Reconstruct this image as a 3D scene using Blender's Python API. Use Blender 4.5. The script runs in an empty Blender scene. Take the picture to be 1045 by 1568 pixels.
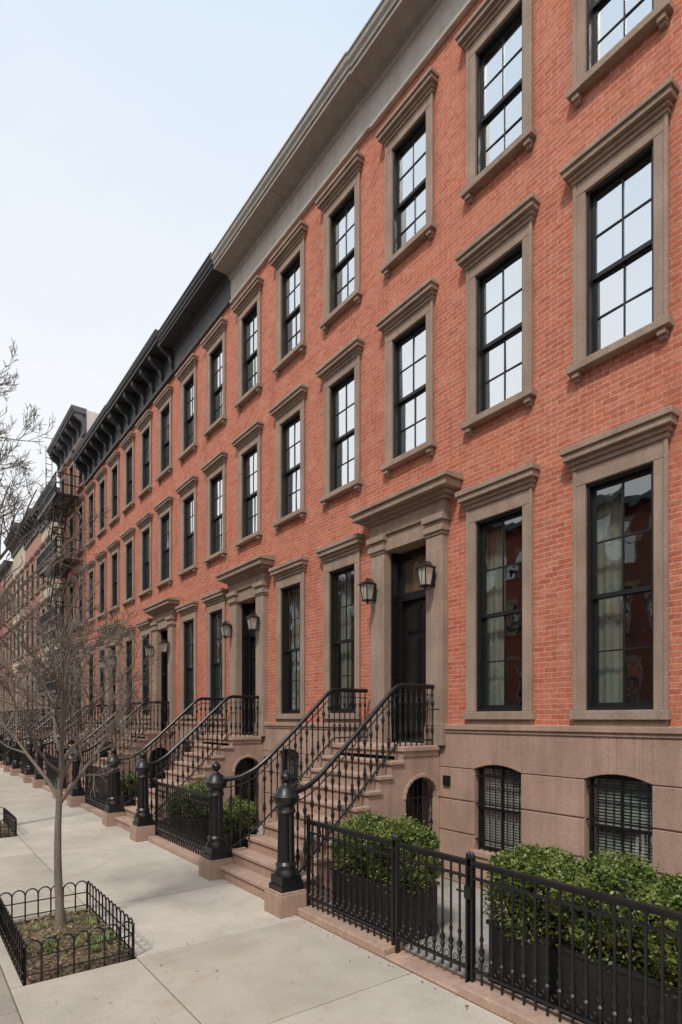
import bpy, math, random
import numpy as np
from mathutils import Vector, Matrix
random.seed(7); rng=np.random.default_rng(7)
S=bpy.context.scene
COL=S.collection
# ------------------------------------------------------------------ materials
def newmat(name):
    m=bpy.data.materials.new(name); m.use_nodes=True
    nt=m.node_tree; nt.nodes.clear()
    o=nt.nodes.new('ShaderNodeOutputMaterial'); b=nt.nodes.new('ShaderNodeBsdfPrincipled')
    nt.links.new(b.outputs[0],o.inputs[0])
    return m,nt,b,o
def N(nt,t,**k):
    n=nt.nodes.new(t)
    for a,v in k.items(): setattr(n,a,v)
    return n
def noise(nt,vec,scale,detail=4,rough=.55):
    n=N(nt,'ShaderNodeTexNoise'); n.inputs['Scale'].default_value=scale
    n.inputs['Detail'].default_value=detail; n.inputs['Roughness'].default_value=rough
    nt.links.new(vec,n.inputs['Vector']); return n.outputs['Fac']
def ramp(nt,fac,a,b,ca=(0,0,0,1),cb=(1,1,1,1)):
    r=N(nt,'ShaderNodeValToRGB'); r.color_ramp.elements[0].position=a; r.color_ramp.elements[1].position=b
    r.color_ramp.elements[0].color=ca; r.color_ramp.elements[1].color=cb
    nt.links.new(fac,r.inputs[0]); return r.outputs[0]
def mix(nt,fac,a,b,mode='MIX'):
    m=N(nt,'ShaderNodeMix',data_type='RGBA',blend_type=mode)
    for s,v in ((m.inputs[0],fac),(m.inputs[6],a),(m.inputs[7],b)):
        if hasattr(v,'is_linked') or hasattr(v,'links'): nt.links.new(v,s)
        elif isinstance(v,(int,float)): s.default_value=v
        else: s.default_value=(v[0],v[1],v[2],1)
    return m.outputs[2]
def mul(nt,a,k):
    n=N(nt,'ShaderNodeMath',operation='MULTIPLY'); nt.links.new(a,n.inputs[0]); n.inputs[1].default_value=k; return n.outputs[0]
def bump(nt,h,b,strength,dist=.01):
    n=N(nt,'ShaderNodeBump'); n.inputs['Strength'].default_value=strength; n.inputs['Distance'].default_value=dist
    nt.links.new(h,n.inputs['Height']); nt.links.new(n.outputs[0],b.inputs['Normal'])
def objco(nt):
    return N(nt,'ShaderNodeTexCoord').outputs['Object']
def stretched(nt,vec,sx,sy,sz):
    m=N(nt,'ShaderNodeMapping'); m.inputs['Scale'].default_value=(sx,sy,sz); nt.links.new(vec,m.inputs[0]); return m.outputs[0]
def stone(name,c,rough=.85,var=.25,bs=.3,streak=.25):
    m,nt,b,o=newmat(name); v=objco(nt)
    f1=ramp(nt,noise(nt,v,1.7,4),.3,.7); f2=ramp(nt,noise(nt,v,45,3),.3,.7)
    f3=ramp(nt,noise(nt,stretched(nt,v,5,5,.4),1.5,4),.45,.72)
    d=tuple(x*(1-var) for x in c); l=tuple(min(1,x*(1+var*.6)) for x in c)
    col=mix(nt,f1,d,l); col=mix(nt,.35,col,mix(nt,f2,(.25,.25,.25),(1,1,1)),'SOFT_LIGHT')
    col=mix(nt,mul(nt,f3,streak),col,tuple(x*.5 for x in c))
    f6=ramp(nt,noise(nt,v,9,4,.7),.52,.8); col=mix(nt,mul(nt,f6,.3),col,tuple(min(1,x*1.45) for x in c))
    nt.links.new(col,b.inputs['Base Color']); b.inputs['Roughness'].default_value=rough
    bump(nt,noise(nt,v,90,3),b,bs,.004); return m
def brick(name,c1,c2,mo,tint=(.75,.22,.12)):
    m,nt,b,o=newmat(name); v=objco(nt)
    s=N(nt,'ShaderNodeSeparateXYZ'); nt.links.new(v,s.inputs[0])
    a=N(nt,'ShaderNodeMath',operation='ADD'); nt.links.new(s.outputs[0],a.inputs[0]); nt.links.new(s.outputs[1],a.inputs[1])
    c=N(nt,'ShaderNodeCombineXYZ'); nt.links.new(a.outputs[0],c.inputs[0]); nt.links.new(s.outputs[2],c.inputs[1])
    nz=N(nt,'ShaderNodeTexNoise'); nz.inputs['Scale'].default_value=6; nz.inputs['Detail'].default_value=4; nt.links.new(v,nz.inputs['Vector'])
    sc=N(nt,'ShaderNodeVectorMath',operation='SCALE'); sc.inputs[3].default_value=.022; nt.links.new(nz.outputs['Color'],sc.inputs[0])
    ad=N(nt,'ShaderNodeVectorMath',operation='ADD'); nt.links.new(c.outputs[0],ad.inputs[0]); nt.links.new(sc.outputs[0],ad.inputs[1])
    W,H,MS=.210,.072,.0056
    t=N(nt,'ShaderNodeTexBrick'); nt.links.new(ad.outputs[0],t.inputs['Vector'])
    t.inputs['Scale'].default_value=1; t.inputs['Brick Width'].default_value=W; t.inputs['Row Height'].default_value=H
    t.inputs['Mortar Size'].default_value=MS; t.inputs['Mortar Smooth'].default_value=.35
    t.inputs['Color1'].default_value=(*c1,1); t.inputs['Color2'].default_value=(*c2,1); t.inputs['Mortar'].default_value=(*mo,1)
    col=t.outputs['Color']
    t2=N(nt,'ShaderNodeTexBrick'); nt.links.new(ad.outputs[0],t2.inputs['Vector'])
    t2.inputs['Scale'].default_value=1; t2.inputs['Brick Width'].default_value=W; t2.inputs['Row Height'].default_value=H
    t2.inputs['Mortar Size'].default_value=MS; t2.inputs['Bias'].default_value=-.1
    t2.inputs['Color1'].default_value=(0,0,0,1); t2.inputs['Color2'].default_value=(1,1,1,1); t2.inputs['Mortar'].default_value=(0,0,0,1)
    dk=ramp(nt,t2.outputs['Color'],.72,.88); col=mix(nt,mul(nt,dk,.5),col,(c1[0]*.62,c1[1]*.70,c1[2]*.85))
    k=mul(nt,ramp(nt,noise(nt,v,.55,5,.6),.35,.72),.3)
    col=mix(nt,k,col,tint)
    f7=ramp(nt,noise(nt,stretched(nt,v,1,1,1.8),2.6,6,.7),.50,.74); col=mix(nt,mul(nt,f7,.34),col,mo)
    f4=ramp(nt,noise(nt,v,16,4,.7),.25,.75,(.2,.2,.2,1),(.80,.80,.80,1)); col=mix(nt,.7,col,f4,'SOFT_LIGHT')
    f5=ramp(nt,noise(nt,stretched(nt,v,1,1.6,.35),1.3,4),.52,.8)
    col=mix(nt,mul(nt,f5,.42),col,tuple(x*.5 for x in c1))
    nt.links.new(col,b.inputs['Base Color']); b.inputs['Roughness'].default_value=.9; b.inputs['Specular IOR Level'].default_value=.3
    iv=N(nt,'ShaderNodeMath',operation='SUBTRACT'); iv.inputs[0].default_value=1; nt.links.new(t.outputs['Fac'],iv.inputs[1])
    n2=noise(nt,v,60,2); ad2=N(nt,'ShaderNodeMath',operation='MULTIPLY_ADD'); nt.links.new(n2,ad2.inputs[0]); ad2.inputs[1].default_value=.7; nt.links.new(iv.outputs[0],ad2.inputs[2])
    bump(nt,ad2.outputs[0],b,.8,.007); return m
def paint(name,c,rough=.4,bs=.15,spec=.5):
    m,nt,b,o=newmat(name); v=objco(nt)
    f=ramp(nt,noise(nt,v,6,3),.3,.75); col=mix(nt,f,c,tuple(min(1,x*1.25+.004) for x in c))
    f3=ramp(nt,noise(nt,stretched(nt,v,4,4,.6),1.5,3),.5,.8); col=mix(nt,mul(nt,f3,.3),col,tuple(x*.6 for x in c))
    nt.links.new(col,b.inputs['Base Color']); b.inputs['Roughness'].default_value=rough
    b.inputs['Specular IOR Level'].default_value=spec
    if bs>.16: bump(nt,noise(nt,v,120,2),b,bs,.002)
    return m
def glassy(name,fac,dark=(.02,.022,.022),transp=False,wav=.06):
    m=bpy.data.materials.new(name); m.use_nodes=True; nt=m.node_tree; nt.nodes.clear()
    o=N(nt,'ShaderNodeOutputMaterial'); mx=N(nt,'ShaderNodeMixShader'); g=N(nt,'ShaderNodeBsdfGlossy')
    g.inputs['Roughness'].default_value=.015; g.inputs['Color'].default_value=(.93,.95,.96,1)
    v=objco(nt); bp=N(nt,'ShaderNodeBump'); bp.inputs['Strength'].default_value=wav; bp.inputs['Distance'].default_value=.05
    nt.links.new(noise(nt,v,2.2,2),bp.inputs['Height']); nt.links.new(bp.outputs[0],g.inputs['Normal'])
    if transp:
        d=N(nt,'ShaderNodeBsdfTransparent'); d.inputs[0].default_value=(.68,.73,.70,1)
    else:
        d=N(nt,'ShaderNodeBsdfDiffuse'); d.inputs[0].default_value=(*dark,1)
    mx.inputs[0].default_value=fac
    nt.links.new(d.outputs[0],mx.inputs[1]); nt.links.new(g.outputs[0],mx.inputs[2]); nt.links.new(mx.outputs[0],o.inputs[0]); return m
def leafmat(name,c1,c2,c3):
    m,nt,b,o=newmat(name); g=N(nt,'ShaderNodeNewGeometry'); v=objco(nt)
    col=mix(nt,g.outputs['Random Per Island'],c1,c2)
    f=ramp(nt,noise(nt,v,7,3),.42,.66); col=mix(nt,f,col,c3)
    nt.links.new(col,b.inputs['Base Color']); b.inputs['Roughness'].default_value=.45
    return m
def pave(name,c,isl=.18,dirt=.4):
    m,nt,b,o=newmat(name); v=objco(nt); g=N(nt,'ShaderNodeNewGeometry')
    col=mix(nt,ramp(nt,noise(nt,v,.9,5,.65),.3,.7),tuple(x*.80 for x in c),tuple(x*1.1 for x in c))
    f=ramp(nt,noise(nt,v,110,2),.3,.7,(.28,.28,.28,1),(.70,.70,.70,1)); col=mix(nt,.85,col,f,'SOFT_LIGHT')
    r=ramp(nt,g.outputs['Random Per Island'],0,1,(1-isl,1-isl*1.1,1-isl*1.3,1),(1,1,1,1)); col=mix(nt,1.,col,r,'MULTIPLY')
    vo=N(nt,'ShaderNodeTexVoronoi'); vo.inputs['Scale'].default_value=1.9; nt.links.new(v,vo.inputs['Vector'])
    sp=ramp(nt,vo.outputs['Distance'],.018,.045,(.6,.6,.6,1),(0,0,0,1)); col=mix(nt,sp,col,tuple(x*.42 for x in c))
    vo2=N(nt,'ShaderNodeTexVoronoi'); vo2.inputs['Scale'].default_value=9; nt.links.new(v,vo2.inputs['Vector'])
    sp=ramp(nt,vo2.outputs['Distance'],.03,.07,(.35,.35,.35,1),(0,0,0,1)); col=mix(nt,sp,col,tuple(x*.5 for x in c))
    st=ramp(nt,noise(nt,v,2.6,6,.72),.50,.72,(0,0,0,1),(dirt,dirt,dirt,1)); col=mix(nt,st,col,(c[0]*.62,c[1]*.54,c[2]*.45))
    vc=N(nt,'ShaderNodeTexVoronoi',feature='DISTANCE_TO_EDGE'); vc.inputs['Scale'].default_value=.36
    nz=N(nt,'ShaderNodeTexNoise'); nz.inputs['Scale'].default_value=3.5; nz.inputs['Detail'].default_value=6; nt.links.new(v,nz.inputs['Vector'])
    av=N(nt,'ShaderNodeVectorMath',operation='MULTIPLY_ADD'); nt.links.new(nz.outputs['Color'],av.inputs[0]); av.inputs[1].default_value=(.6,.6,.6); nt.links.new(v,av.inputs[2]); nt.links.new(av.outputs[0],vc.inputs['Vector'])
    cr=ramp(nt,vc.outputs['Distance'],.001,.004,(.4,.4,.4,1),(0,0,0,1)); 
    gate=ramp(nt,noise(nt,v,.6,2),.50,.56); cr2=N(nt,'ShaderNodeMath',operation='MULTIPLY'); nt.links.new(cr,cr2.inputs[0]); nt.links.new(gate,cr2.inputs[1])
    col=mix(nt,cr2.outputs[0],col,tuple(x*.3 for x in c))
    nt.links.new(col,b.inputs['Base Color']); b.inputs['Roughness'].default_value=.9
    bump(nt,noise(nt,v,150,3),b,.25,.003); return m

BR=brick('red_brick',(.41,.110,.062),(.57,.190,.113),(.64,.42,.325),(.56,.19,.118))
BR2=brick('dark_brick',(.28,.08,.052),(.36,.11,.07),(.36,.22,.17),(.36,.12,.08))
BR3=brick('cream_brick',(.50,.42,.30),(.56,.47,.34),(.5,.45,.36),(.55,.45,.33))
BR4=brick('pink_brick',(.42,.20,.16),(.48,.24,.19),(.48,.32,.27),(.46,.23,.18))
BR5=brick('opposite_brick',(.20,.075,.05),(.26,.09,.06),(.25,.17,.13),(.24,.09,.06))
TRIM=stone('brownstone_trim',(.318,.228,.172),.85,.2,.25,.35)
BASE=stone('brownstone_base',(.385,.252,.19),.85,.2,.3,.4)
STEP=stone('brownstone_steps',(.41,.275,.208),.85,.24,.3,.3)
CORN=paint('cornice_paint_taupe',(.32,.285,.245),.6)
FRZ=paint('frieze_paint',(.48,.44,.385),.65)
CORD=paint('cornice_paint_charcoal',(.034,.035,.038),.5)
CORG=paint('cornice_paint_slate',(.09,.093,.098),.55)
IRON=paint('black_iron',(.008,.008,.009),.38,.1)
SASH=paint('black_sash_paint',(.009,.009,.010),.45,.1)
DOOR=paint('black_door_paint',(.008,.008,.009),.25,.05)
GU=glassy('window_glass_upper',.86)
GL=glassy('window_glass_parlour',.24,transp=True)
GD=glassy('window_glass_dark',.42,(.03,.03,.028))
LGL=glassy('lantern_glass',.25,(.55,.52,.45))
TGL=glassy('transom_glass',.2,(.10,.065,.03))
BRASS=paint('brass',(.45,.32,.12),.3)
CURT=paint('curtain_cloth',(.36,.38,.33),.9)
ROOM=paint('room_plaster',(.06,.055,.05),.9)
BLIND=paint('blind_slats',(.55,.53,.5),.6)
WHITE=stone('white_stucco',(.62,.60,.56),.9,.15,.2,.3)
PAV=pave('sidewalk_concrete',(.53,.475,.405),.15,.45)
PAV2=pave('area_flagstone',(.36,.35,.32))
JOINT=paint('joint_dirt',(.16,.13,.10),.95)
KERB=pave('kerb_granite',(.36,.31,.26))
ROAD=pave('asphalt',(.055,.055,.056),.05)
SOIL=stone('soil_mulch',(.14,.09,.06),1,.5,1,.3)
BARK=stone('bark',(.20,.16,.13),.95,.3,.9,.3)
LEAF=leafmat('boxwood_leaf',(.042,.078,.012),(.12,.165,.028),(.21,.235,.058))
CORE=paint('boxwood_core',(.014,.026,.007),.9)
PLNT=paint('planter_black',(.013,.013,.014),.45,.2)
LITT=leafmat('leaf_litter',(.16,.09,.045),(.34,.23,.13),(.14,.15,.05))
WEED=leafmat('weeds',(.06,.11,.018),(.13,.20,.035),(.18,.23,.07))

# ------------------------------------------------------------------ mesh builder
class MB:
    def __init__(s): s.v=[]; s.f=[]
    def add(s,vs,fs):
        o=len(s.v); s.v.extend([tuple(p) for p in vs]); s.f.extend([tuple(i+o for i in f) for f in fs])
    def box(s,x0,x1,y0,y1,z0,z1):
        if x0>x1:x0,x1=x1,x0
        if y0>y1:y0,y1=y1,y0
        if z0>z1:z0,z1=z1,z0
        s.add([(x0,y0,z0),(x1,y0,z0),(x1,y1,z0),(x0,y1,z0),(x0,y0,z1),(x1,y0,z1),(x1,y1,z1),(x0,y1,z1)],
              [(0,3,2,1),(4,5,6,7),(0,1,5,4),(1,2,6,5),(2,3,7,6),(3,0,4,7)])
    def quad(s,a,b,c,d): s.add([a,b,c,d],[(0,1,2,3)])
    def lathe(s,cx,cy,prof,n=8,gear=0):
        o=len(s.v); 
        for z,r in prof:
            for i in range(n):
                a=2*math.pi*i/n+math.pi/n; rr=r*(1-gear*(i%2)); s.v.append((cx+rr*math.cos(a),cy+rr*math.sin(a),z))
        for j in range(len(prof)-1):
            for i in range(n):
                k=(i+1)%n; s.f.append((o+j*n+i,o+j*n+k,o+(j+1)*n+k,o+(j+1)*n+i))
        s.f.append(tuple(o+i for i in reversed(range(n)))); e=o+(len(prof)-1)*n; s.f.append(tuple(e+i for i in range(n)))
    def tube(s,pts,rad,n=5,flat=None):
        pts=[Vector(p) for p in pts]; m=len(pts)
        if not hasattr(rad,'__len__'): rad=[rad]*m
        o=len(s.v); up=None
        for j in range(m):
            d=(pts[min(j+1,m-1)]-pts[max(j-1,0)])
            if d.length<1e-9: d=Vector((0,0,1))
            d.normalize()
            if up is None:
                up=Vector((0,0,1)) if abs(d.z)<.9 else Vector((1,0,0))
            u=(up-d*up.dot(d)); 
            if u.length<1e-4: u=d.orthogonal()
            u.normalize(); up=u; w=d.cross(u)
            for i in range(n):
                a=2*math.pi*i/n+math.pi/n; s.v.append(tuple(pts[j]+(u*math.cos(a)+w*math.sin(a))*rad[j]))
        for j in range(m-1):
            for i in range(n):
                k=(i+1)%n; s.f.append((o+j*n+i,o+j*n+k,o+(j+1)*n+k,o+(j+1)*n+i))
        s.f.append(tuple(o+i for i in reversed(range(n)))); e=o+(m-1)*n; s.f.append(tuple(e+i for i in range(n)))
    def prism(s,prof,a,b,axis='y'):
        n=len(prof)
        if axis=='y': vs=[(p[0],a,p[1]) for p in prof]+[(p[0],b,p[1]) for p in prof]
        else: vs=[(a,p[0],p[1]) for p in prof]+[(b,p[0],p[1]) for p in prof]
        fs=[tuple(range(n)),tuple(reversed(range(n,2*n)))]+[(i,i+n,(i+1)%n+n,(i+1)%n) for i in range(n)]
        s.add(vs,fs)
def mkmesh(mb,name,mat,smooth=False):
    me=bpy.data.meshes.new(name); me.from_pydata(mb.v,[],mb.f); me.update()
    if smooth:
        me.polygons.foreach_set('use_smooth',[True]*len(me.polygons))
        try: me.set_sharp_from_angle(angle=math.radians(40))
        except Exception: pass
    me.materials.append(mat); return me
def part(mb,name,mat,parent,smooth=False,bevel=0):
    if not mb.v: return None
    o=bpy.data.objects.new(name,mkmesh(mb,name,mat,smooth)); COL.objects.link(o)
    if parent is not None:
        o.parent=parent; o.location=-Vector(parent.location)
    if bevel:
        b=o.modifiers.new('bevel','BEVEL'); b.width=bevel; b.segments=2; b.limit_method='ANGLE'; b.angle_limit=.7
        b.use_clamp_overlap=True
    return o
def empty(name,loc=(0,0,0)):
    e=bpy.data.objects.new(name,None); e.empty_display_size=.3; e.location=loc; COL.objects.link(e); return e
def copy_tree(e,name,loc):
    n=empty(name,loc)
    for c in e.children:
        o=bpy.data.objects.new(c.name.split('.')[0],c.data); COL.objects.link(o); o.parent=n; o.location=c.location
        for m in c.modifiers:
            if m.type=='BEVEL':
                b=o.modifiers.new('bevel','BEVEL'); b.width=m.width; b.segments=m.segments; b.limit_method='ANGLE'; b.angle_limit=m.angle_limit
    return n
# ------------------------------------------------------------------ facade pieces
def facade(mb,y0,y1,z0,z1,ops,x=0.):
    ys=sorted(set([y0,y1]+[o[0] for o in ops]+[o[1] for o in ops])); zs=sorted(set([z0,z1]+[o[2] for o in ops]+[o[3] for o in ops]))
    ys=[v for v in ys if y0<=v<=y1]; zs=[v for v in zs if z0<=v<=z1]
    for i in range(len(ys)-1):
        for j in range(len(zs)-1):
            cy=(ys[i]+ys[i+1])/2; cz=(zs[j]+zs[j+1])/2
            if any(o[0]<cy<o[1] and o[2]<cz<o[3] for o in ops): continue
            mb.quad((x,ys[i+1],zs[j]),(x,ys[i],zs[j]),(x,ys[i],zs[j+1]),(x,ys[i+1],zs[j+1]))
HW=.43; JW=.155
def window(P,y,zb,zt,floor,w=HW):
    st,bk,gl=P['trim'],P['sash'],P['gu' if floor>0 else 'gl']
    lh=.17 if floor>0 else .21
    st.box(-.045,.13,y-w-JW,y-w,zb,zt); st.box(-.045,.13,y+w,y+w+JW,zb,zt)
    st.box(-.048,.13,y-w-JW,y+w+JW,zt,zt+lh)
    st.box(-.06,-.03,y-w-JW-.012,y-w-JW+.035,zb,zt+lh-.002); st.box(-.06,-.03,y+w+JW-.035,y+w+JW+.012,zb,zt+lh-.002)
    z=zt+lh; h=.24 if floor>0 else .29
    st.box(-.075,.02,y-w-.18,y+w+.18,z,z+h*.22); st.box(-.11,.02,y-w-.205,y+w+.205,z+h*.22,z+h*.42)
    st.box(-.165,.02,y-w-.25,y+w+.25,z+h*.42,z+h*.72); st.box(-.195,.02,y-w-.275,y+w+.275,z+h*.72,z+h)
    if floor>0:
        st.box(-.13,.13,y-w-.215,y+w+.215,zb-.10,zb)
        for sg in (-1,1):
            yc=y+sg*(w+.11); st.box(-.10,.0,yc-.05,yc+.05,zb-.17,zb-.10); st.box(-.06,.0,yc-.04,yc+.04,zb-.21,zb-.17)
    else:
        st.box(-.10,.13,y-w-.19,y+w+.19,zb-.12,zb)
        st.box(-.05,.13,y-w-JW,y+w+JW,zb-.2,zb-.12)
    t=.035
    bk.box(.0,.17,y-w,y-w+t,zb,zt); bk.box(.0,.17,y+w-t,y+w,zb,zt); bk.box(.002,.17,y-w+t,y+w-t,zt-t,zt); bk.box(.002,.17,y-w+t,y+w-t,zb,zb+t*1.3)
    zm=(zb+zt)/2; a=y-w+t; b=y+w-t
    for (x,z0,z1) in ((.075,zm-.02,zt-t),(.115,zb+t*1.3,zm+.02)):
        s=.045
        bk.box(x,x+.035,a,a+s,z0,z1); bk.box(x,x+.035,b-s,b,z0,z1)
        bk.box(x,x+.035,a+s,b-s,z1-s,z1); bk.box(x,x+.035,a+s,b-s,z0,z0+s*1.2)
        m=.010; bk.box(x+.004,x+.03,y-m,y+m,z0+s,z1-s)
        zc=(z0+z1)/2; bk.box(x+.005,x+.029,a+s,b-s,zc-m,zc+m)
        for (ya,yb) in ((a+s,y-m),(y+m,b-s)):
            for (za,zc2) in ((z0+s,zc-m),(zc+m,z1-s)):
                tl=random.uniform(-.003,.003); tm=random.uniform(-.0035,.0035)
                gl.quad((x+.018+tl,yb,za),(x+.018+tm,ya,za),(x+.018-tl,ya,zc2),(x+.018-tm,yb,zc2))
def basement(P,y0,y1,ops,doors):
    st=P['base']; bk=P['sash']; ir=P['iron']
    cuts=sorted([(y-.43,y+.43) for y in ops])
    def runs(cs,a,b):
        out=[];c=a
        for p,q in sorted(cs):
            if p>c: out.append((c,p))
            c=q
        if b>c: out.append((c,b))
        return out
    g=.011
    for z0,z1 in ((0,.80),(.80,1.31),(1.31,1.82)):
        for a,b in runs(cuts,y0,y1):
            st.box(-.07,.12,a,b,z0+g,z1-g)
            if z1<1.8: st.box(-.05,.115,a,b,z1-g,z1+g)
    for a,b in runs(cuts+[(d-.53,d+.53) for d in doors],y0,y1):
        st.box(-.07,.12,a,b,1.82,2.42)
    for y in ops:
        n=8; prof=[]
        for i in range(n+1):
            yy=y-.43+.86*i/n; zz=1.82+.085*(1-((yy-y)/.43)**2); prof.append((yy,zz))
        for i in range(n):
            st.prism([prof[i],prof[i+1],(prof[i+1][0],2.42),(prof[i][0],2.42)],-.07,.12,'x')
        st.box(-.07,.12,y-.43,y+.43,0,.5); st.box(-.11,.12,y-.47,y+.47,.5,.58)
    for a,b in runs([(d-.53,d+.53) for d in doors],y0,y1):
        st.box(-.115,.05,a,b,2.42,2.50); st.box(-.09,.05,a,b,2.37,2.42)
    for y in ops:
        bk.box(.06,.1,y-.43,y-.39,.58,1.86); bk.box(.06,.1,y+.39,y+.43,.58,1.86); bk.box(.061,.1,y-.39,y+.39,1.83,1.905); bk.box(.061,.1,y-.39,y+.39,.58,.63)
        bk.box(.065,.1,y-.39,y+.39,1.2,1.24); bk.box(.065,.095,y-.015,y+.015,.63,1.83)
        P['gl'].quad((.085,y+.39,.6),(.085,y-.39,.6),(.085,y-.39,1.86),(.085,y+.39,1.86))
        k=.64
        while k<1.82:
            P['blind'].quad((.11,y+.36,k),(.11,y-.36,k),(.135,y-.36,k+.026),(.135,y+.36,k+.026)); k+=.04
        P['sash'].box(.2,.22,y-.5,y+.5,.5,1.95)  # black panel behind the blinds, painted darkness in place of a room
        for i in range(8):
            yy=y-.37+.74*i/7; ir.lathe(-.02,yy,[(.56,.009),(1.0,.009),(1.03,.016),(1.06,.009),(1.5,.009),(1.53,.016),(1.56,.009),(1.82+.07*(1-((yy-y)/.43)**2),.009)],6)
        for z in (.75,1.3,1.72): ir.box(-.03,-.01,y-.42,y+.42,z-.012,z+.012)
def door(P,y):
    st,bk=P['trim'],P['door']; z0=2.16
    for sg in (-1,1):
        a,b=sorted((y+sg*.53,y+sg*.90)); st.box(-.14,.36,a,b,z0,5.58)
        a2,b2=sorted((y+sg*.515,y+sg*.925)); st.box(-.17,.1,a2,b2,z0+.0,z0+.30); st.box(-.155,.1,a2+.008,b2-.008,z0+.30,z0+.36)
        st.box(-.155,.0,a+.05,b-.05,2.75,5.35)
        st.box(-.16,.1,a2+.005,b2-.005,5.58,5.63); st.box(-.19,.1,a2-.015,b2+.015,5.63,5.72); st.box(-.165,.1,a2,b2,5.72,5.80); st.box(-.21,.1,a2-.03,b2+.03,5.80,5.90)
    st.box(-.10,.36,y-.53,y+.53,5.62,5.895); st.box(-.145,.1,y-.93,y+.93,5.90,6.0); st.box(-.13,.1,y-.92,y+.92,6.0,6.14)
    st.box(-.19,.02,y-.98,y+.98,6.14,6.19); st.box(-.26,.02,y-1.06,y+1.06,6.19,6.25); st.box(-.37,.02,y-1.18,y+1.18,6.25,6.36); st.box(-.41,.02,y-1.23,y+1.23,6.36,6.42)
    st.prism([(-.40,6.42),(.02,6.42),(.02,6.50)],y-1.22,y+1.22)
    bk.box(.22,.36,y-.53,y-.44,z0,5.6); bk.box(.22,.36,y+.44,y+.53,z0,5.6); bk.box(.221,.36,y-.44,y+.44,5.5,5.6); bk.box(.2,.36,y-.44,y+.44,4.72,4.86)
    for sg in (-1,1):
        a,b=sorted((y+sg*.53,y+sg*.515)); bk.box(.03,.22,a,b,z0,5.6)
        a,b=sorted((y+sg*.515,y+sg*.505)); 
        for zz in ((2.4,3.3),(3.4,4.6),(4.7,5.5)): bk.box(.06,.18,a,b,*zz)
    bk.box(.30,.35,y-.44,y+.44,z0,4.72)
    for sg in (-1,1):
        for (p,q) in ((2.32,2.95),(3.05,4.05),(4.15,4.62)):
            c=y+sg*.2; bk.box(.275,.30,c-.16,c+.16,p,q); bk.box(.262,.276,c-.12,c+.12,p+.04,q-.04)
    P['tgl'].quad((.3,y+.44,4.86),(.3,y-.44,4.86),(.3,y-.44,5.5),(.3,y+.44,5.5))
    P['brass'].lathe(.24,y-.36,[(3.10,.0),(3.105,.022),(3.13,.034),(3.16,.022),(3.165,.0)],10); P['brass'].box(.26,.277,y-.385,y-.335,3.0,3.3)
def cornice_plain(P,y0,y1,zt,key='corn'):
    c=P[key]; f=P['frz']; z=zt
    f.box(-.05,.02,y0,y1,z-.97,z-.27); f.box(-.085,.02,y0,y1,z-1.02,z-.95); f.box(-.10,.02,y0,y1,z-.40,z-.30)
    c.prism([(.02,z-.30),(-.52,z-.30),(-.52,z-.20),(-.55,z-.20),(-.56,z-.15),(-.60,z-.10),(-.615,z-.03),(-.615,z),(.02,z)],y0+.004,y1-.004)
    c.prism([(-.06,z-.38),(-.16,z-.302),(-.06,z-.302)],y0+.004,y1-.004)
    c.box(-.635,-.60,y0+.004,y1-.004,z-.012,z+.02)
    c.box(-.54,-.515,y0+.004,y1-.004,z-.315,z-.285)
    for i in range(2):
        yy=y0+(y1-y0)*(i+.0)/2+.02; c.box(-.525,-.05,yy,yy+.02,z-.312,z-.302)
def cornice_brk(P,y0,y1,zt):
    c=P['corn']; z=zt
    c.box(-.05,.02,y0,y1,z-1.15,z-.27); c.box(-.12,.02,y0,y1,z-1.2,z-1.1)
    c.prism([(.02,z-.27),(-.58,z-.27),(-.58,z-.17),(-.62,z-.15),(-.68,z-.03),(-.68,z),(.02,z)],y0+.004,y1-.004)
    n=max(2,int((y1-y0)/.95)); 
    for i in range(n+1):
        yy=y0+.12+(y1-y0-.24)*i/n
        c.prism([(-.03,z-1.1),(-.12,z-1.08),(-.16,z-.95),(-.13,z-.82),(-.20,z-.66),(-.40,z-.55),(-.52,z-.44),(-.53,z-.28),(-.03,z-.28)],yy-.07,yy+.07)
    m=int((y1-y0)/.16)
    for i in range(m):
        yy=y0+.05+(y1-y0-.1)*i/m; c.box(-.12,-.03,yy,yy+.08,z-.42,z-.275)
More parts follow.
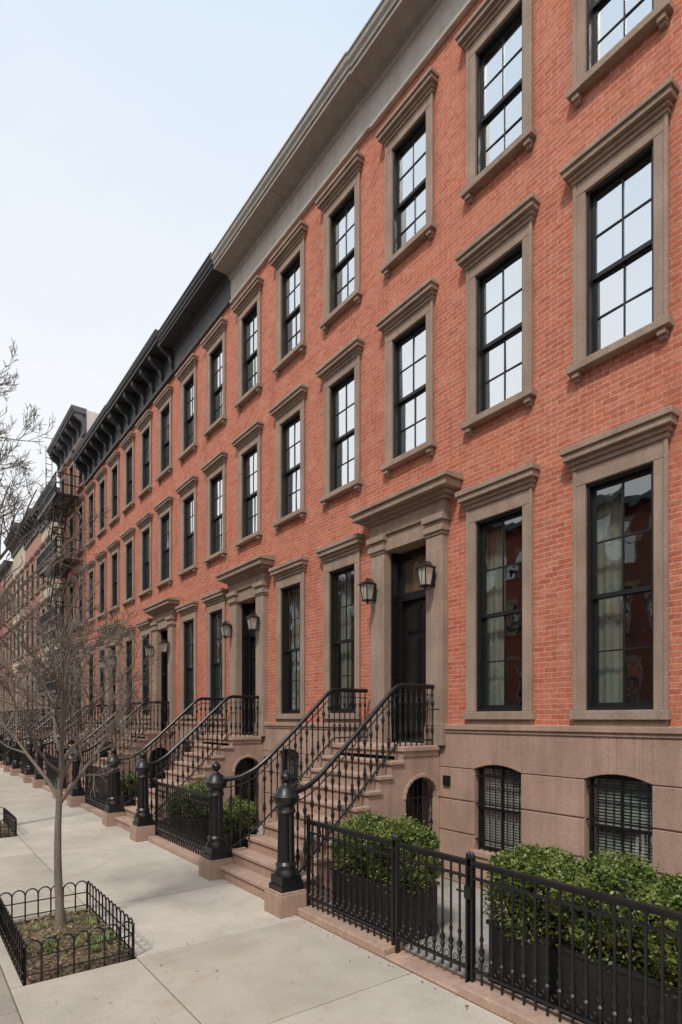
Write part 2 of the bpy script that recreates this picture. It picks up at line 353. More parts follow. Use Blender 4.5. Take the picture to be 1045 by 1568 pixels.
def house(name,y0,y1,cols,doors,br=BR,rows=((7.20,9.40),(10.82,12.76)),zt=14.62,corn='plain',cm=CORN,fm=FRZ,trim=TRIM,base=BASE,room=False,side=None,ops=None):
    e=empty(name,(0,(y0+y1)/2,0)); K=['trim','sash','gu','gl','base','iron','door','tgl','brass','blind','corn','frz','wall','side','room','curt','mail']
    P={k:MB() for k in K}
    ops=[]
    for y in cols:
        if y in doors: ops.append((y-.6,y+.6,2.0,5.7)); door(P,y)
        else:
            ops.append((y-HW-JW,y+HW+JW,2.50,5.62+.21)); window(P,y,2.70,5.62,0)
        for k,(a,b) in enumerate(rows):
            ops.append((y-HW-JW,y+HW+JW,a-.05,b+.17)); window(P,y,a,b,k+1)
    facade(P['wall'],y0,y1,2.3,zt-.3,ops)
    basement(P,y0,y1,[y for y in cols if y not in doors],[y for y in cols if y in doors])
    if corn=='plain': cornice_plain(P,y0,y1,zt)
    else: cornice_brk(P,y0,y1,zt)
    s=P['side']; a=y0+.003; b=y1-.003
    s.quad((.01,a,0),(11,a,0),(11,a,zt-.05),(.01,a,zt-.05)); s.quad((.01,b,0),(11,b,0),(11,b,zt-.05),(.01,b,zt-.05))
    s.quad((11,a,0),(11,b,0),(11,b,zt-.05),(11,a,zt-.05)); s.quad((.0,a,zt-.05),(.0,b,zt-.05),(11,b,zt-.05),(11,a,zt-.05))
    s.box(4,4.9,b-.6,b-.02,zt-.1,zt+1.1)
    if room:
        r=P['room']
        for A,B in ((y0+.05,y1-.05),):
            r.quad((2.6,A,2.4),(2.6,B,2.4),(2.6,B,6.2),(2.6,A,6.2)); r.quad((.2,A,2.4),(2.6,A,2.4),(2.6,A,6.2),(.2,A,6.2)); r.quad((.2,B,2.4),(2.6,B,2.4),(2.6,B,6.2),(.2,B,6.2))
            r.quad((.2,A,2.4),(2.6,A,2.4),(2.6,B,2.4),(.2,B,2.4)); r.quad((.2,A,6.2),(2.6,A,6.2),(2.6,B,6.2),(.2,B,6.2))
        for y in cols:
            if y in doors: continue
            for (p,q) in ((y-HW-.08,y-HW+.02),(y+HW-.32,y+HW+.05)):
                n=int((q-p)/.012); pts=[(.30+.006*math.sin(i*.75+y)+.006*math.sin(i*.31),p+(q-p)*i/n) for i in range(n+1)]
                for i in range(n): P['curt'].quad((pts[i][0],pts[i][1],2.62),(pts[i+1][0],pts[i+1][1],2.62),(pts[i+1][0],pts[i+1][1],5.75),(pts[i][0],pts[i][1],5.75))
    if room and doors: P['mail'].box(-.11,-.07,doors[0]-1.02,doors[0]-.88,1.52,1.68)
    part(P['wall'],'brick_wall',br,e); part(P['side'],'side_walls_and_roof',side or br,e); part(P['trim'],'stone_trim',trim,e,bevel=.008 if y0<20 else 0)
    part(P['base'],'basement_stonework',base,e,bevel=.008 if y0<20 else 0); part(P['sash'],'window_sashes_and_dark_backs',SASH,e); part(P['gu'],'upper_window_glass',GU,e)
    part(P['gl'],'parlour_window_glass',GL if room else GD,e); part(P['iron'],'basement_window_grilles',IRON,e); part(P['door'],'front_door',DOOR,e,bevel=.004)
    part(P['tgl'],'transom_glass',TGL,e); part(P['brass'],'door_hardware',BRASS,e,True); part(P['blind'],'basement_blinds',BLIND,e)
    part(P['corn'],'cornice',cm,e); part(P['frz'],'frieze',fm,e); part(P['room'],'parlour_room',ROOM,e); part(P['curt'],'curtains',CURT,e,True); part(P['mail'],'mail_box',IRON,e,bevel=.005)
    return e
R3=((7.20,9.44),(10.86,13.05))
house('brick_house',-3.5,2.62,[-2.3,-.25,1.7],[-2.3],rows=((7.20,9.40),(10.82,12.84)),zt=14.68,room=True)
house('brick_house',2.62,8.5,[3.76,5.58,7.5],[7.5],rows=((7.20,9.40),(10.82,12.84)),zt=14.68,room=True)
house('brick_house',8.5,14.38,[9.45,11.4,13.37],[13.37],rows=((7.20,9.45),(10.84,12.98)),zt=14.72,room=True)
house('brick_house',14.38,18.45,[15.35,17.33],[],rows=R3,cm=CORD,fm=CORG,zt=14.8)
house('brick_house',18.45,24.2,[19.35,21.3,23.25],[19.35],rows=R3,corn='brk',cm=CORD,zt=14.95)
house('brick_house',24.2,30.0,[25.2,27.1,29.0],[25.2],rows=R3,corn='brk',cm=CORD,zt=15.0)
R4=R3+((14.05,15.75),)
house('brick_house',30.0,36.0,[31.0,33.0,35.0],[31.0],br=BR2,rows=R4,zt=17.5,corn='brk',cm=CORG,side=WHITE)
cols=lambda a:[a+1,a+3,a+5]
house('cream_row_house',36.0,41.5,[36.9,38.75,40.6],[36.9],br=BR3,rows=R3,zt=15.6,corn='brk',cm=CORG)
house('brick_house',41.5,47.5,cols(41.5),[42.5],br=BR4,rows=R3,zt=15.9,corn='brk',cm=CORG)
house('brick_house',47.5,53.5,cols(47.5),[48.5],br=BR3,rows=R3,zt=16.6,corn='brk',cm=CORG)
house('brick_house',53.5,59.5,cols(53.5),[54.5],br=BR4,rows=R3,zt=15.2,corn='plain',cm=CORD)
house('brick_house',59.5,65.5,cols(59.5),[60.5],br=BR2,rows=R3,zt=16.2,corn='brk',cm=CORG)
house('brick_house',65.5,71.5,cols(65.5),[66.5],br=BR2,rows=R3,zt=15.5,corn='plain',cm=CORD)
DOORS=[-2.3,7.5,13.37,19.35,25.2,31.0,36.9,42.5,48.5,54.5,60.5,66.5]
def opposite(y0,y1,zt,br):
    e=empty('brick_house',(-21,(y0+y1)/2,0)); w,t,g,c=MB(),MB(),MB(),MB()
    w.box(-30,-21,y0,y1-.01,-.1,zt); c.box(-21.1,-20.5,y0,y1-.02,zt-.4,zt+.02)
    n=3
    for i in range(n):
        y=y0+(y1-y0)*(i+.5)/n
        for (a,b) in ((.6,1.8),(2.6,5.4),(7.1,9.3),(10.6,12.5)):
            t.box(-21.05,-20.93,y-.65,y+.65,b,b+.3); t.box(-21.05,-20.93,y-.62,y-.45,a,b); t.box(-21.05,-20.93,y+.45,y+.62,a,b); t.box(-21.05,-20.88,y-.65,y+.65,a-.12,a)
            t.box(-21.02,-20.97,y-.45,y+.45,(a+b)/2-.03,(a+b)/2+.03)
            g.quad((-20.99,y-.45,a),(-20.99,y+.45,a),(-20.99,y+.45,b),(-20.99,y-.45,b))
    t.box(-21.0,-20.9,y0,y1-.01,2.2,2.4)
    part(w,'brick_wall',br,e); part(t,'stone_trim',TRIM,e); part(g,'window_glass',GD,e); part(c,'cornice',CORG,e)
yy=-12
k=0
while yy<80:
    opposite(yy,yy+6,13.6+[0,.5,1.0,.2][k%4],[BR5,BR2,BR5,BR4][k%4]); yy+=6; k+=1

# ------------------------------------------------------------------ stoops (local y = 0 at door centre)
def stoop():
    e=empty('stone_stoop',(0,0,0)); st,tr,ir,dk=MB(),MB(),MB(),MB()
    n=9; r=.216; x0=-2.95; tw=.228; yl,yh=-.78,1.10
    for i in range(n):
        xa=x0+tw*i; xb=xa+tw; z=r*(i+1); ex=[.36,.28,.16,.06][i] if i<4 else 0
        st.box(xa,xb,yl,yh+ex,0,z-.06); tr.box(xa-.035,xb+.02,yl-.035,yh+ex+.03,z-.06,z)
    xe=x0+tw*n
    tr.box(xe-.035,-.121,yl-.05,yh+.05,2.08,2.16); tr.box(-.125,.34,-.525,.525,2.078,2.158)
    st.box(xe,-.121,yl-.02,yh+.02,2.0,2.08)
    st.box(xe,-.075,yh-.15,yh,0,2.0)
    cx=-.475; hw=.345; sp=1.33; ri=.33
    st.box(xe,cx-hw,yl,yl+.18,0,2.0); st.box(cx+hw,-.075,yl,yl+.18,0,2.0)
    m=12; pr=[(cx-hw*math.cos(math.pi*i/m),sp+ri*math.sin(math.pi*i/m)) for i in range(m+1)]
    for i in range(m): st.prism([pr[i],pr[i+1],(pr[i+1][0],2.0),(pr[i][0],2.0)],yl,yl+.18)
    for i in range(m):
        a,b=pr[i],pr[i+1]; f=lambda p:(cx+(p[0]-cx)*1.18,sp+(p[1]-sp)*1.2)
        tr.prism([a,b,f(b),f(a)],yl-.015,yl+.01)
    dk.box(cx-hw,cx+hw,yl+.35,yl+.37,0,1.9)  # black sheet behind the gate, its colour stands for the shaded hollow
    for i in range(7):
        xx=cx-hw+.03+(2*hw-.06)*i/6; zt=sp+ri*math.sqrt(max(0,1-((xx-cx)/hw)**2)); ir.lathe(xx,yl+.1,[(0.02,.009),(.9,.009),(.93,.018),(.96,.009),(zt,.009)],6)
    for z in (.15,.9,sp): ir.box(cx-hw,cx+hw,yl+.09,yl+.11,z-.012,z+.012)
    for s in (-1,1): ir.tube([(cx+s*.15+.12*math.cos(a*.5),yl+.1,1.12+.12*math.sin(a*.5)) for a in range(13)],.007,4)
    ptsx=[-.02,-.86,-.95,-1.05,-1.9,-2.45,-2.65,-2.8,-2.94]; ptsz=[3.12,3.12,3.10,3.03,2.25,1.77,1.65,1.61,1.60]
    zr=lambda x: float(np.interp(-x,[-v for v in ptsx],ptsz))
    zb=lambda x: 2.25 if x>-.9 else max(.33,2.25-(-.9-x)*.947)
    def yL(x):
        t=min(1,max(0,(-x-2.15)/.79)); return 1.02+.46*t*t
    for fy in (lambda x:-.72, yL):
        xs=list(np.linspace(-.13,-2.94,40))
        ir.tube([(x,fy(x),zr(x)) for x in xs],.030,8); ir.tube([(x,fy(x),zr(x)-.035) for x in xs],.016,4)
        ir.tube([(x,fy(x),zb(x)) for x in xs],.016,4)
        ir.tube([(x,fy(x),zr(x)-.14) for x in xs],.010,4)
        x=-.18
        while x>-2.82:
            a,b=zb(x)-.09,zr(x)-.03; h=b-a
            pr2=[(0,.013),(.06,.013),(.08,.023),(.1,.012),(.19,.013),(.23,.023),(.27,.033),(.31,.018),(.34,.024),(.37,.012),(.56,.011),(.59,.020),(.62,.012),(.68,.013),(.72,.026),(.75,.031),(.79,.014),(1,.011)]
            ir.lathe(x,fy(x),[(a+h*t,q) for t,q in pr2],8); x-=.118
    for yn in (-.72,1.48):
        cxn=-2.96
        st.box(cxn-.215,cxn+.215,yn-.215,yn+.215,0,.28); st.box(cxn-.195,cxn+.195,yn-.195,yn+.195,.28,.31)
        ir.box(cxn-.17,cxn+.17,yn-.17,yn+.17,.31,.38)
        ir.box(cxn-.15,cxn+.15,yn-.15,yn+.15,.38,.50)
        ir.lathe(cxn,yn,[(.50,.165),(.53,.165),(.57,.14),(.60,.13),(.64,.145),(.68,.12)],24)
        ir.lathe(cxn,yn,[(.68,.118),(1.32,.108)],24,.14)
        ir.lathe(cxn,yn,[(1.32,.12),(1.35,.135),(1.38,.12),(1.42,.115),(1.46,.15),(1.49,.175),(1.55,.18),(1.57,.165),(1.60,.14),(1.65,.12),(1.69,.07),(1.71,.045),(1.735,.035),(1.75,.055),(1.78,.072),(1.81,.076),(1.84,.066),(1.865,.04),(1.88,.018),(1.905,.006)],20)
    part(st,'stone_body',BASE,e,bevel=.008); part(tr,'treads_and_landing',STEP,e,bevel=.012); part(ir,'iron_railings_and_newels',IRON,e,True); part(dk,'under_stoop_dark_sheet',DOOR,e)
    return e
s0=stoop(); s0.location=(0,DOORS[1],0)
for c in s0.children: c.location=(0,0,0)
for d in [DOORS[0]]+DOORS[2:]: copy_tree(s0,'stone_stoop',(0,d,0))

def lantern():
    e=empty('wall_lantern'); b,g=MB(),MB()
    w=.075; t=.095
    for sx in(-1,1):
        for sy in(-1,1): b.tube([(sx*w*.8,sy*w*.8,-.15),(sx*t,sy*t,.12)],.009,4)
    b.box(-.075,.075,-.075,.075,-.175,-.15); b.lathe(0,0,[(-.24,.0),(-.225,.018),(-.21,.01),(-.175,.04)],8)
    b.box(-.12,.12,-.12,.12,.12,.138)
    b.add([(-.12,-.12,.138),(.12,-.12,.138),(.12,.12,.138),(-.12,.12,.138),(-.03,-.03,.21),(.03,-.03,.21),(.03,.03,.21),(-.03,.03,.21)],[(0,1,5,4),(1,2,6,5),(2,3,7,6),(3,0,4,7),(4,5,6,7)])
    b.lathe(0,0,[(.21,.02),(.225,.028),(.24,.012),(.26,.0)],8)
    b.tube([(-.088,0,-.15),(-.088,0,.12)],.004,4)
    g.add([(-w*.75,-w*.75,-.15),(w*.75,-w*.75,-.15),(w*.75,w*.75,-.15),(-w*.75,w*.75,-.15),(-.088,-.088,.12),(.088,-.088,.12),(.088,.088,.12),(-.088,.088,.12)],[(0,1,5,4),(1,2,6,5),(2,3,7,6),(3,0,4,7)])
    b.tube([(0,0,.20),(.06,0,.24),(.12,0,.22),(.16,0,.14),(.17,0,.05)],.011,6); b.tube([(0,0,-.2),(.08,0,-.22),(.17,0,-.12)],.008,6); b.box(.165,.185,-.045,.045,-.16,.16)
    part(b,'lantern_frame',IRON,e); part(g,'lantern_panes',LGL,e); return e
L=lantern(); pos=[]
for d in DOORS[:6]:
    for s in(-.72,.76): pos.append((-.335,d+s,4.90))
L.location=pos[2]
for i,p in enumerate(pos):
    if i!=2: copy_tree(L,'wall_lantern',p)

# ------------------------------------------------------------------ fences
PICK=[(.09,.012),(.25,.012),(.30,.013),(.335,.024),(.355,.028),(.375,.014),(.40,.026),(.42,.030),(.45,.014),(.50,.013),(.535,.022),(.56,.012),(1.03,.012),(1.06,.020),(1.09,.012),(1.21,.012)]
def fence(ya,yb,gate=None):
    e=empty('iron_fence',(-2.76,(ya+yb)/2,0)); f,k=MB(),MB(); X=-2.76
    segs=[(ya,yb)] if not gate else [(ya,gate[0]-.02),(gate[0]+.02,gate[1]-.02),(gate[1]+.02,yb)]
    for a,b in segs:
        f.box(X-.028,X+.028,a,b,1.215,1.245); f.box(X-.018,X+.018,a,b,1.19,1.215); f.box(X-.014,X+.014,a,b,1.072,1.096); f.box(X-.02,X+.02,a,b,.20,.225)
        n=max(1,round((b-a)/.118))
        for i in range(1,n):
            f.lathe(X,a+(b-a)*i/n,PICK if not gate or not (gate[0]<=a<gate[1]) else [(max(z,.14),r) for z,r in PICK],7)
        for i in range(n):
            c=a+(b-a)*(i+.5)/n
            f.tube([(X,c+.030*math.cos(q*math.pi/4),.27+.030*math.sin(q*math.pi/4)) for q in range(9)],.0055,3)
        for p in (a,b): f.box(X-.024,X+.024,p-.024 if p==b else p,p if p==b else p+.024,.02,1.27); f.lathe(X,p,[(1.26,.02),(1.28,.03),(1.30,.03),(1.325,.01)],8)
        for i in range(1,max(1,int((b-a)/2.2))): 
            yy=a+(b-a)*i/int((b-a)/2.2); f.box(X-.015,X+.015,yy-.015,yy+.015,.05,1.2); f.tube([(X,yy,1.0),(X+.35,yy,.02)],.012,5)
    ks=[(ya,yb,.10)] if not gate else [(ya,gate[0],.10),(gate[0],gate[1],.035),(gate[1],yb,.10)]
    for a,b,h in ks:
        n=max(1,round((b-a)/1.5)); 
        for i in range(n): k.box(-2.93,-2.62,a+(b-a)*i/n+.003,a+(b-a)*(i+1)/n-.003,0,h)
    part(f,'iron_railing',IRON,e,True); part(k,'brownstone_kerb',STEP,e,bevel=.012)
    if gate:
        m=MB(); y=gate[0]; m.tube([(X-.03,y+.02,.95),(X-.06,y+.05,.95),(X-.06,y+.12,.95)],.01,5); m.box(X-.035,X+.035,y-.03,y+.05,.88,1.0); part(m,'gate_latch',IRON,e)
fence(-.58+.0,6.55,gate=(3.75,4.81))
for i in range(1,len(DOORS)-1):
    fence(DOORS[i]+1.72,DOORS[i+1]-.96)

# ------------------------------------------------------------------ paving
e=empty('sidewalk'); m=MB(); j=MB(); J0=6.43; JS=2.05
pits=[(6.43,8.48),(14.63,16.68)]
for i in range(-10,36):
    a=J0+JS*i+.007; b=a+JS-.014
    inpit=any(abs(a-p[0])<.05 for p in pits)
    dz=random.uniform(-.004,.004)
    if not inpit: m.box(-6.27,-5.06-.007,a,b,-.08,random.uniform(-.003,.004))
    else: m.box(-6.27,-6.16,a,b,-.08,0)
    m.box(-5.06+.007,-2.925,a,b,-.08,dz)
j.box(-5.06,-2.6,-15,80,-.09,-.014); 
for a,b in ((-15,6.43),(8.48,14.63),(16.68,80)): j.box(-6.28,-5.06,a,b,-.089,-.015)
part(m,'concrete_slabs',PAV,e,bevel=.006); part(j,'joint_bed',JOINT,e)
m=MB()
for i in range(420):
    y=abs(random.gauss(0,1))*9-1; x=random.choice([-2.96-abs(random.gauss(0,.08)),random.uniform(-6.2,-3)]) if random.random()<.6 else random.gauss(-5.3,.5)
    if -6.2<x<-5.05 and 6.4<y<8.5: continue
    a=random.uniform(0,6.28); s=random.uniform(.006,.02); u=Vector((math.cos(a),math.sin(a),random.uniform(-.2,.3)))*s; w=Vector((-math.sin(a),math.cos(a),random.uniform(-.2,.3)))*s*.5; c=Vector((x,y,.010+s*.2))
    m.add([c-u,c-w,c+u,c+w],[(0,1,2,3)])
part(m,'fallen_leaves',LITT,None)
m=MB()
for i in range(50): m.box(-6.46,-6.276,-15+i*1.9,-15+i*1.9+1.892,-.3,.006)
part(m,'kerb',KERB,None,bevel=.015)
m=MB()
for i in range(60):
    for q,(xa,xb) in enumerate(((-2.61,-1.75),(-1.74,-.9),(-.89,.1))):
        a=-4+i*1.2+q*.35; m.box(xa,xb,a,a+1.19,-.05,.003+.002*((i+q)%2))
part(m,'areaway_paving',PAV2,None)
m=MB(); m.quad((-17.5,-60,-.13),(-6.4,-60,-.13),(-6.4,150,-.13),(-17.5,150,-.13)); part(m,'road',ROAD,None)
m=MB(); m.box(-21,-17.5,-60,150,-.3,0); part(m,'far_sidewalk',PAV,None)
m=MB(); m.quad((-400,-300,-.16),(400,-300,-.16),(400,500,-.16),(-400,500,-.16)); part(m,'ground',ROAD,None)

# ------------------------------------------------------------------ tree pits
def hoopfence(y0,y1,x0,x1):
    e=empty('tree_guard',(x0,y0,0)); m=MB()
    def run(p,q):
        p=Vector(p);q=Vector(q);Ln=(q-p).length;n=round(Ln/.155);d=(q-p)/n
        for i in range(n):
            a=p+d*i;b=a+d*1.0; w=(b-a).length/2; c=(a+b)/2; u=d.normalized()
            pts=[a+Vector((0,0,-.02)),a+Vector((0,0,.32))]+[c-u*w*math.cos(math.pi*t/8)+Vector((0,0,.32+w*1.1*math.sin(math.pi*t/8))) for t in range(1,8)]+[b+Vector((0,0,.32)),b+Vector((0,0,-.02))]
            m.tube(pts,.0095,5)
        for z in(.07,.24): m.tube([p+Vector((0,0,z)),q+Vector((0,0,z))],.009,4)
        for t in (p,q): m.lathe(t.x,t.y,[(-.03,.015),(.34,.015),(.36,.02),(.38,.005)],6)
    run((x0,y0,0),(x1,y0,0)); run((x1,y0,0),(x1,y1,0)); run((x0,y1,0),(x1,y1,0)); run((x0,y0,0),(x0,y1,0))
    part(m,'hoops',IRON,e,True)
    e2=empty('soil_bed',((x0+x1)/2,(y0+y1)/2,0)); g=MB(); nx,ny=24,44
    from mathutils import noise as mn
    for i in range(nx+1):
        for k in range(ny+1):
            x=x0-.03+(x1-x0+.06)*i/nx; y=y0-.0+(y1-y0)*k/ny
            ed=min(1,min(i,nx-i,k,ny-k)/4); r=math.hypot(x-(x0+x1)/2,y-(y0+y1)/2)
            g.v.append((x,y,-.05+ed*(.05+.10*math.exp(-r*r*3)+.05*mn.noise(Vector((x*5,y*5,0)))+.03*mn.noise(Vector((x*15,y*15,3))))))
    for i in range(nx):
        for k in range(ny): a=i*(ny+1)+k; g.f.append((a,a+ny+1,a+ny+2,a+1))
    part(g,'soil',SOIL,e2,True)
    l=MB()
    for i in range(2600):
        x=random.uniform(x0,x1);y=random.uniform(y0,y1);r=math.hypot(x-(x0+x1)/2,y-(y0+y1)/2); z=.03+.08*math.exp(-r*r*3)+random.uniform(-.015,.02)
        a=random.uniform(0,6.28);s=random.uniform(.008,.03);u=Vector((math.cos(a),math.sin(a),random.uniform(-.5,.5)))*s;w=Vector((-math.sin(a),math.cos(a),random.uniform(-.5,.5)))*s*random.uniform(.3,.7);c=Vector((x,y,z))
        l.add([c-u,c-w,c+u,c+w],[(0,1,2,3)])
    part(l,'leaf_litter',LITT,e2)
    w=MB()
    for q in range(18):
        cx=random.uniform(x0+.1,x1-.1);cy=random.uniform(y0+.1,y1-.1)
        for i in range(30):
            a=random.uniform(0,6.28);h=random.uniform(.04,.16);o=random.uniform(.0,.06);b=Vector((cx+o*math.cos(a),cy+o*math.sin(a),.03));t=b+Vector((math.cos(a)*h*.6,math.sin(a)*h*.6,h));s=Vector((-math.sin(a),math.cos(a),0))*.008
            w.add([b-s,b+s,t],[(0,1,2)])
    part(w,'weeds',WEED,e2)
hoopfence(6.47,8.45,-6.14,-5.09); hoopfence(14.67,16.64,-6.14,-5.09)

# ------------------------------------------------------------------ trees (bare)
def tree(base,H,crotch,r0,spread,limbs,seed,lean=(0,0),kids=(0,8,6,4),rmin=.0026,elr=(.5,.85),lr=.6):
    R=random.Random(seed); m=MB()
    def rd(): return Vector((R.gauss(0,1),R.gauss(0,1),R.gauss(0,1)))
    def grow(p,d,Ln,r,lv):
        n=6 if lv<2 else 4; pts=[p.copy()];rad=[r];d=d.normalized()
        for i in range(n):
            d=(d+rd()*(.09+.03*lv)+Vector((0,0,.10))).normalized(); p=p+d*(Ln/n); pts.append(p.copy()); rad.append(max(rmin,r*(1-.72*(i+1)/n)))
        m.tube(pts,rad,6 if lv<2 else (4 if lv<3 else 3))
        if lv>=len(kids): return
        for c in range(kids[lv]):
            t=R.uniform(.18,.97); i=min(n-1,int(t*n)); q=pts[i].lerp(pts[i+1],t*n-i); dd=(pts[i+1]-pts[i]).normalized()
            ax=rd(); ax=(ax-dd*ax.dot(dd)).normalized(); ang=R.uniform(.45,.95)
            nd=dd*math.cos(ang)+ax*math.sin(ang); grow(q,nd,Ln*R.uniform(.38,.62)*(1.1-.4*t),max(rmin*1.1,rad[i]*.6),lv+1)
    b=Vector(base); n=12; pts=[];rad=[]
    for i in range(n+1):
        t=i/n; z=H*.88*t; pts.append(b+Vector((lean[0]*t+.03*math.sin(t*7+seed)*H/4,lean[1]*t+.03*math.cos(t*5+seed)*H/4-.03*H/4*math.cos(seed),z))); rad.append(max(.006,r0*(1-.88*t)+ (r0*.5 if i==0 else 0)))
    m.tube(pts,rad,10)
    for i in range(limbs):
        z=crotch+(H*.82-crotch)*(i/(limbs-1))**1.2; t=z/(H*.88); k=min(n-1,int(t*n)); q=pts[k].lerp(pts[k+1],t*n-k); a=i*2.4+R.uniform(-.4,.4)
        f=1-.5*(i/(limbs-1)); el=R.uniform(*elr)
        grow(q,Vector((math.cos(a)*math.cos(el),math.sin(a)*math.cos(el),math.sin(el))),spread*f*R.uniform(.85,1.2),rad[k]*lr,1)
    e=empty('street_tree',base); part(m,'trunk_and_branches',BARK,e,True)
tree((-5.56,7.74,0),4.35,1.55,.054,1.78,17,3,kids=(0,7,6,4),lr=.7,elr=(.6,1.0),rmin=.0028)
tree((-5.85,15.6,0),11.9,4.6,.13,2.9,20,11,kids=(0,7,5,4),rmin=.0055)

# ------------------------------------------------------------------ planters with boxwood
def planter(x0,x1,y0,y1,h,sh,n,name='boxwood_planter'):
    e=empty(name,((x0+x1)/2,(y0+y1)/2,0)); b=MB(); s=MB()
    t=.03
    b.box(x0,x1,y0,y0+t,.02,h);b.box(x0,x1,y1-t,y1,.02,h);b.box(x0,x0+t,y0+t,y1-t,.02,h);b.box(x1-t,x1,y0+t,y1-t,.02,h)
    b.box(x0-.02,x1+.02,y0-.02,y0+.04,h,h+.04);b.box(x0-.02,x1+.02,y1-.04,y1+.02,h,h+.04);b.box(x0-.02,x0+.04,y0+.04,y1-.04,h,h+.04);b.box(x1-.04,x1+.02,y0+.04,y1-.04,h,h+.04)
    b.box(x0-.012,x1+.012,y0-.012,y0+.002,.05,.13); b.box(x0-.012,x0+.002,y0,y1,.05,.13)
    s.box(x0+t,x1-t,y0+t,y1-t,.02,h-.04)
    part(b,'planter_box',PLNT,e,bevel=.004); part(s,'potting_soil',SOIL,e)
    cs=[]; W=(x1-x0)/2; Lh=(y1-y0)
    k=max(1,round(Lh/.6))
    for i in range(k):
        cy=y0+Lh*(i+.5)/k; js=rng.uniform(.86,1.08)
        cs.append((np.array([(x0+x1)/2+rng.uniform(-.04,.04),cy,h+sh*.34*js]),np.array([W*1.18,Lh/k*.66,sh*.52*js])))
        for q in range(16):
            a=rng.uniform(0,6.28); el=rng.uniform(-.2,1.3); rr=rng.uniform(.07,.16)
            cs.append((np.array([(x0+x1)/2+W*1.08*math.cos(a)*math.cos(el),cy+.60*Lh/k*math.sin(a)*math.cos(el),h+sh*.34*js+sh*.48*math.sin(el)*js]),np.array([rr,rr,rr*.85])))
    V=[];F=[]
    wts=np.array([c[1][0]*c[1][1] + c[1][0]*c[1][2] for c in cs]); wts/=wts.sum()
    cm=MB()
    for (c,r),wt in zip(cs,wts):
        kk=int(n*wt)
        d=rng.normal(size=(kk,3)); d/=np.linalg.norm(d,axis=1)[:,None]
        rad=rng.uniform(.78,1.12,size=(kk,1))+np.abs(rng.normal(size=(kk,1)))*.06
        p=c+d*r*rad; p=p[p[:,2]>h-.10]
        u=rng.normal(size=(len(p),3)); u/=np.linalg.norm(u,axis=1)[:,None]
        nrm=(p-c)/r; nrm/=np.linalg.norm(nrm,axis=1)[:,None]; u=u+nrm*.7; u/=np.linalg.norm(u,axis=1)[:,None]
        w=np.cross(u,rng.normal(size=(len(p),3))); w/=np.linalg.norm(w,axis=1)[:,None]
        L_=rng.uniform(.012,.024,size=(len(p),1)); 
        q=np.stack([p-u*L_,p-w*L_*.55,p+u*L_,p+w*L_*.55],1).reshape(-1,3)
        o=len(V); V.extend(map(tuple,q)); F.extend([(o+4*i,o+4*i+1,o+4*i+2,o+4*i+3) for i in range(len(p))])
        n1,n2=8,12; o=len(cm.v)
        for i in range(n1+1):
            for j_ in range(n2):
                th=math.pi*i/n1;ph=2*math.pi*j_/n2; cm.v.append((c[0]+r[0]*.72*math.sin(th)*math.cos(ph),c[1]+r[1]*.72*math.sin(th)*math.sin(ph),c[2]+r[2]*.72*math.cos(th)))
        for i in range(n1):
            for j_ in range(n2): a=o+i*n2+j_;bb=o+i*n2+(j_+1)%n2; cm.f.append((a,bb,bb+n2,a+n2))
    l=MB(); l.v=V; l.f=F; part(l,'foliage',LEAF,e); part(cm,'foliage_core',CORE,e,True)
planter(-2.56,-1.96,4.95,6.28,.60,.86,36000)
planter(-2.53,-1.93,3.05,3.72,.60,.84,22000)
planter(-2.56,-1.93,1.62,2.92,.60,.92,38000)
planter(-2.56,-1.96,.0,1.2,.60,.86,10000)
planter(-2.55,-2.0,9.35,9.95,.55,.72,7000)
planter(-2.55,-2.0,11.0,12.2,.55,.78,9000)
planter(-2.55,-2.0,15.4,16.4,.55,.72,4000)
planter(-2.55,-2.0,34.0,35.0,.55,.8,1500)
planter(-2.55,-2.0,40.0,41.0,.55,.8,1500)

# ------------------------------------------------------------------ fire escape
e=empty('fire_escape',(-.6,33,0)); m=MB()
lv=[3.9,7.0,10.3,13.4]
for z in lv:
    y0,y1,xa,xb=30.7,35.4,-1.2,-.02
    for i in range(22): m.box(xa,xb,y0+(y1-y0)*i/22,y0+(y1-y0)*i/22+.08,z-.02,z+.02)
    m.box(xa-.03,xa+.03,y0,y1,z-.08,z+.06); m.box(xa,xb,y0-.03,y0+.03,z-.07,z+.05)
    for zz in (z+.5,z+1.0): m.box(xa-.025,xa+.025,y0,y1,zz-.025,zz+.025); m.box(xa,xb,y0-.022,y0+.022,zz-.022,zz+.022); m.box(xa,xb,y1-.022,y1+.022,zz-.022,zz+.022)
    n=24
    for i in range(n+1): m.box(xa-.014,xa+.014,y0+(y1-y0)*i/n-.014,y0+(y1-y0)*i/n+.014,z,z+1)
    for i in range(7):
        xx=xa+(xb-xa)*i/7
        for yy in (y0,y1): m.box(xx-.014,xx+.014,yy-.014,yy+.014,z,z+1)
    for yy in (y0+.2,(y0+y1)/2,y1-.2): m.tube([(xa,yy,z),(-.02,yy,z-.9)],.03,4)
for a,b in zip(lv[:-1],lv[1:]):
    for xx in (-.95,-.4): m.tube([(xx,34.6,a),(xx,32.0,b)],.045,4)
    for i in range(12): t=i/12; m.box(-.95,-.4,34.6-2.6*t-.09,34.6-2.6*t+.09,a+(b-a)*t,a+(b-a)*t+.03)
    m.tube([(-.97,34.6,a+.9),(-.97,32.0,b+.9)],.025,4)
for x in (-.6,-.9): m.tube([(x,34.9,13.4),(x,34.9,17.3)],.02,4)
for i in range(11): m.box(-.9,-.6,34.89,34.91,13.6+i*.34,13.63+i*.34)
part(m,'platforms_and_stairs',IRON,e)

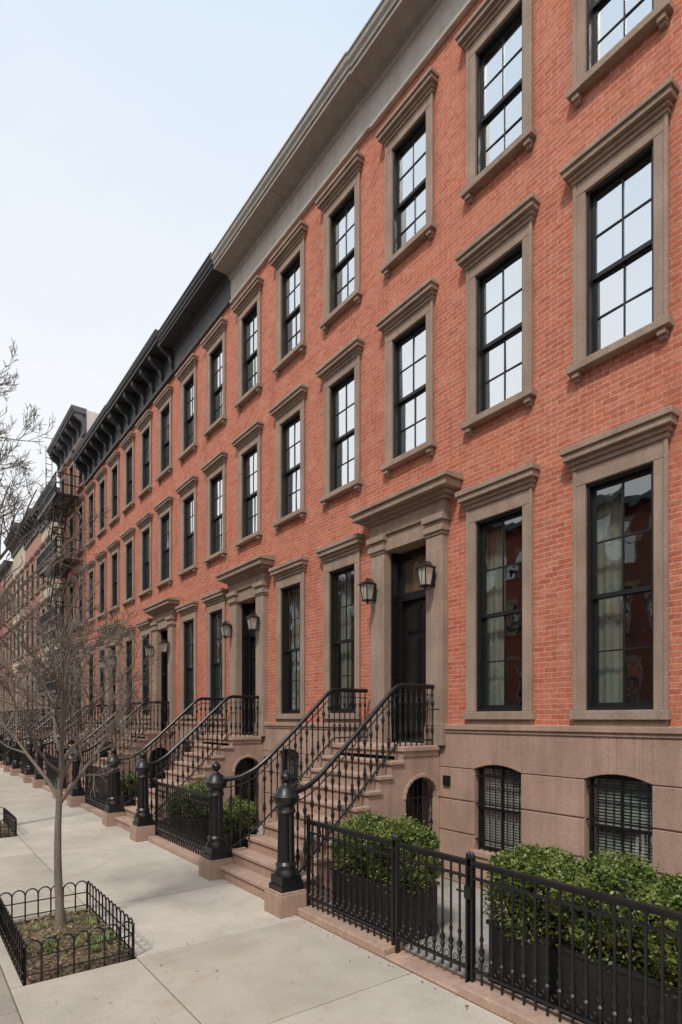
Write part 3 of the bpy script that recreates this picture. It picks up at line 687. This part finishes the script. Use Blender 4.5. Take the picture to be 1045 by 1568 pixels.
# ------------------------------------------------------------------ sky, sun, camera
EL,AZ=math.radians(52),math.radians(240)
w=bpy.data.worlds.new('World'); S.world=w; w.use_nodes=True; nt=w.node_tree; nt.nodes.clear()
out=N(nt,'ShaderNodeOutputWorld'); bg=N(nt,'ShaderNodeBackground'); bg.inputs[1].default_value=.1
sky=N(nt,'ShaderNodeTexSky',sky_type='NISHITA'); sky.sun_disc=False; sky.sun_elevation=EL; sky.sun_rotation=AZ; sky.dust_density=3; sky.air_density=1
tc=N(nt,'ShaderNodeTexCoord'); sp=N(nt,'ShaderNodeSeparateXYZ'); nt.links.new(tc.outputs['Generated'],sp.inputs[0])
rp=N(nt,'ShaderNodeValToRGB'); rp.color_ramp.elements[0].position=0.0; rp.color_ramp.elements[1].position=.95
rp.color_ramp.elements[0].color=(.95,.953,.957,1); rp.color_ramp.elements[1].color=(.58,.74,.91,1)
e1=rp.color_ramp.elements.new(.42); e1.color=(.90,.925,.95,1)
nz=noise(nt,stretched(nt,tc.outputs['Generated'],1.5,1.5,4),1.6,5)
ma=N(nt,'ShaderNodeMath',operation='MULTIPLY_ADD'); nt.links.new(nz,ma.inputs[0]); ma.inputs[1].default_value=-.30; nt.links.new(sp.outputs[2],ma.inputs[2])
ab=N(nt,'ShaderNodeMath',operation='ADD'); nt.links.new(ma.outputs[0],ab.inputs[0]); ab.inputs[1].default_value=.12
nt.links.new(ab.outputs[0],rp.inputs[0])
vs=N(nt,'ShaderNodeVectorMath',operation='SCALE'); vs.inputs[3].default_value=11.2; nt.links.new(rp.outputs[0],vs.inputs[0])
mx=mix(nt,.9,sky.outputs[0],vs.outputs[0]); nt.links.new(mx,bg.inputs[0]); nt.links.new(bg.outputs[0],out.inputs[0])
ld=bpy.data.lights.new('sun','SUN'); ld.energy=2.7; ld.angle=math.radians(7); ld.color=(1,.94,.86)
lo=bpy.data.objects.new('sun',ld); COL.objects.link(lo)
dv=Vector((math.sin(AZ)*math.cos(EL),math.cos(AZ)*math.cos(EL),math.sin(EL))); lo.rotation_euler=dv.to_track_quat('Z','Y').to_euler(); lo.location=(-30,-20,40)
cd=bpy.data.cameras.new('camera'); co=bpy.data.objects.new('camera',cd); COL.objects.link(co); S.camera=co
cd.sensor_fit='HORIZONTAL'; cd.sensor_width=36; cd.lens=36*900/1045; cd.shift_y=316/1045; cd.clip_end=1500; cd.clip_start=.05
co.location=(-7.1,0,2.6); co.rotation_euler=(math.pi/2,0,-math.atan2(672,900))
S.view_settings.view_transform='Standard'; S.view_settings.look='None'; S.view_settings.exposure=0
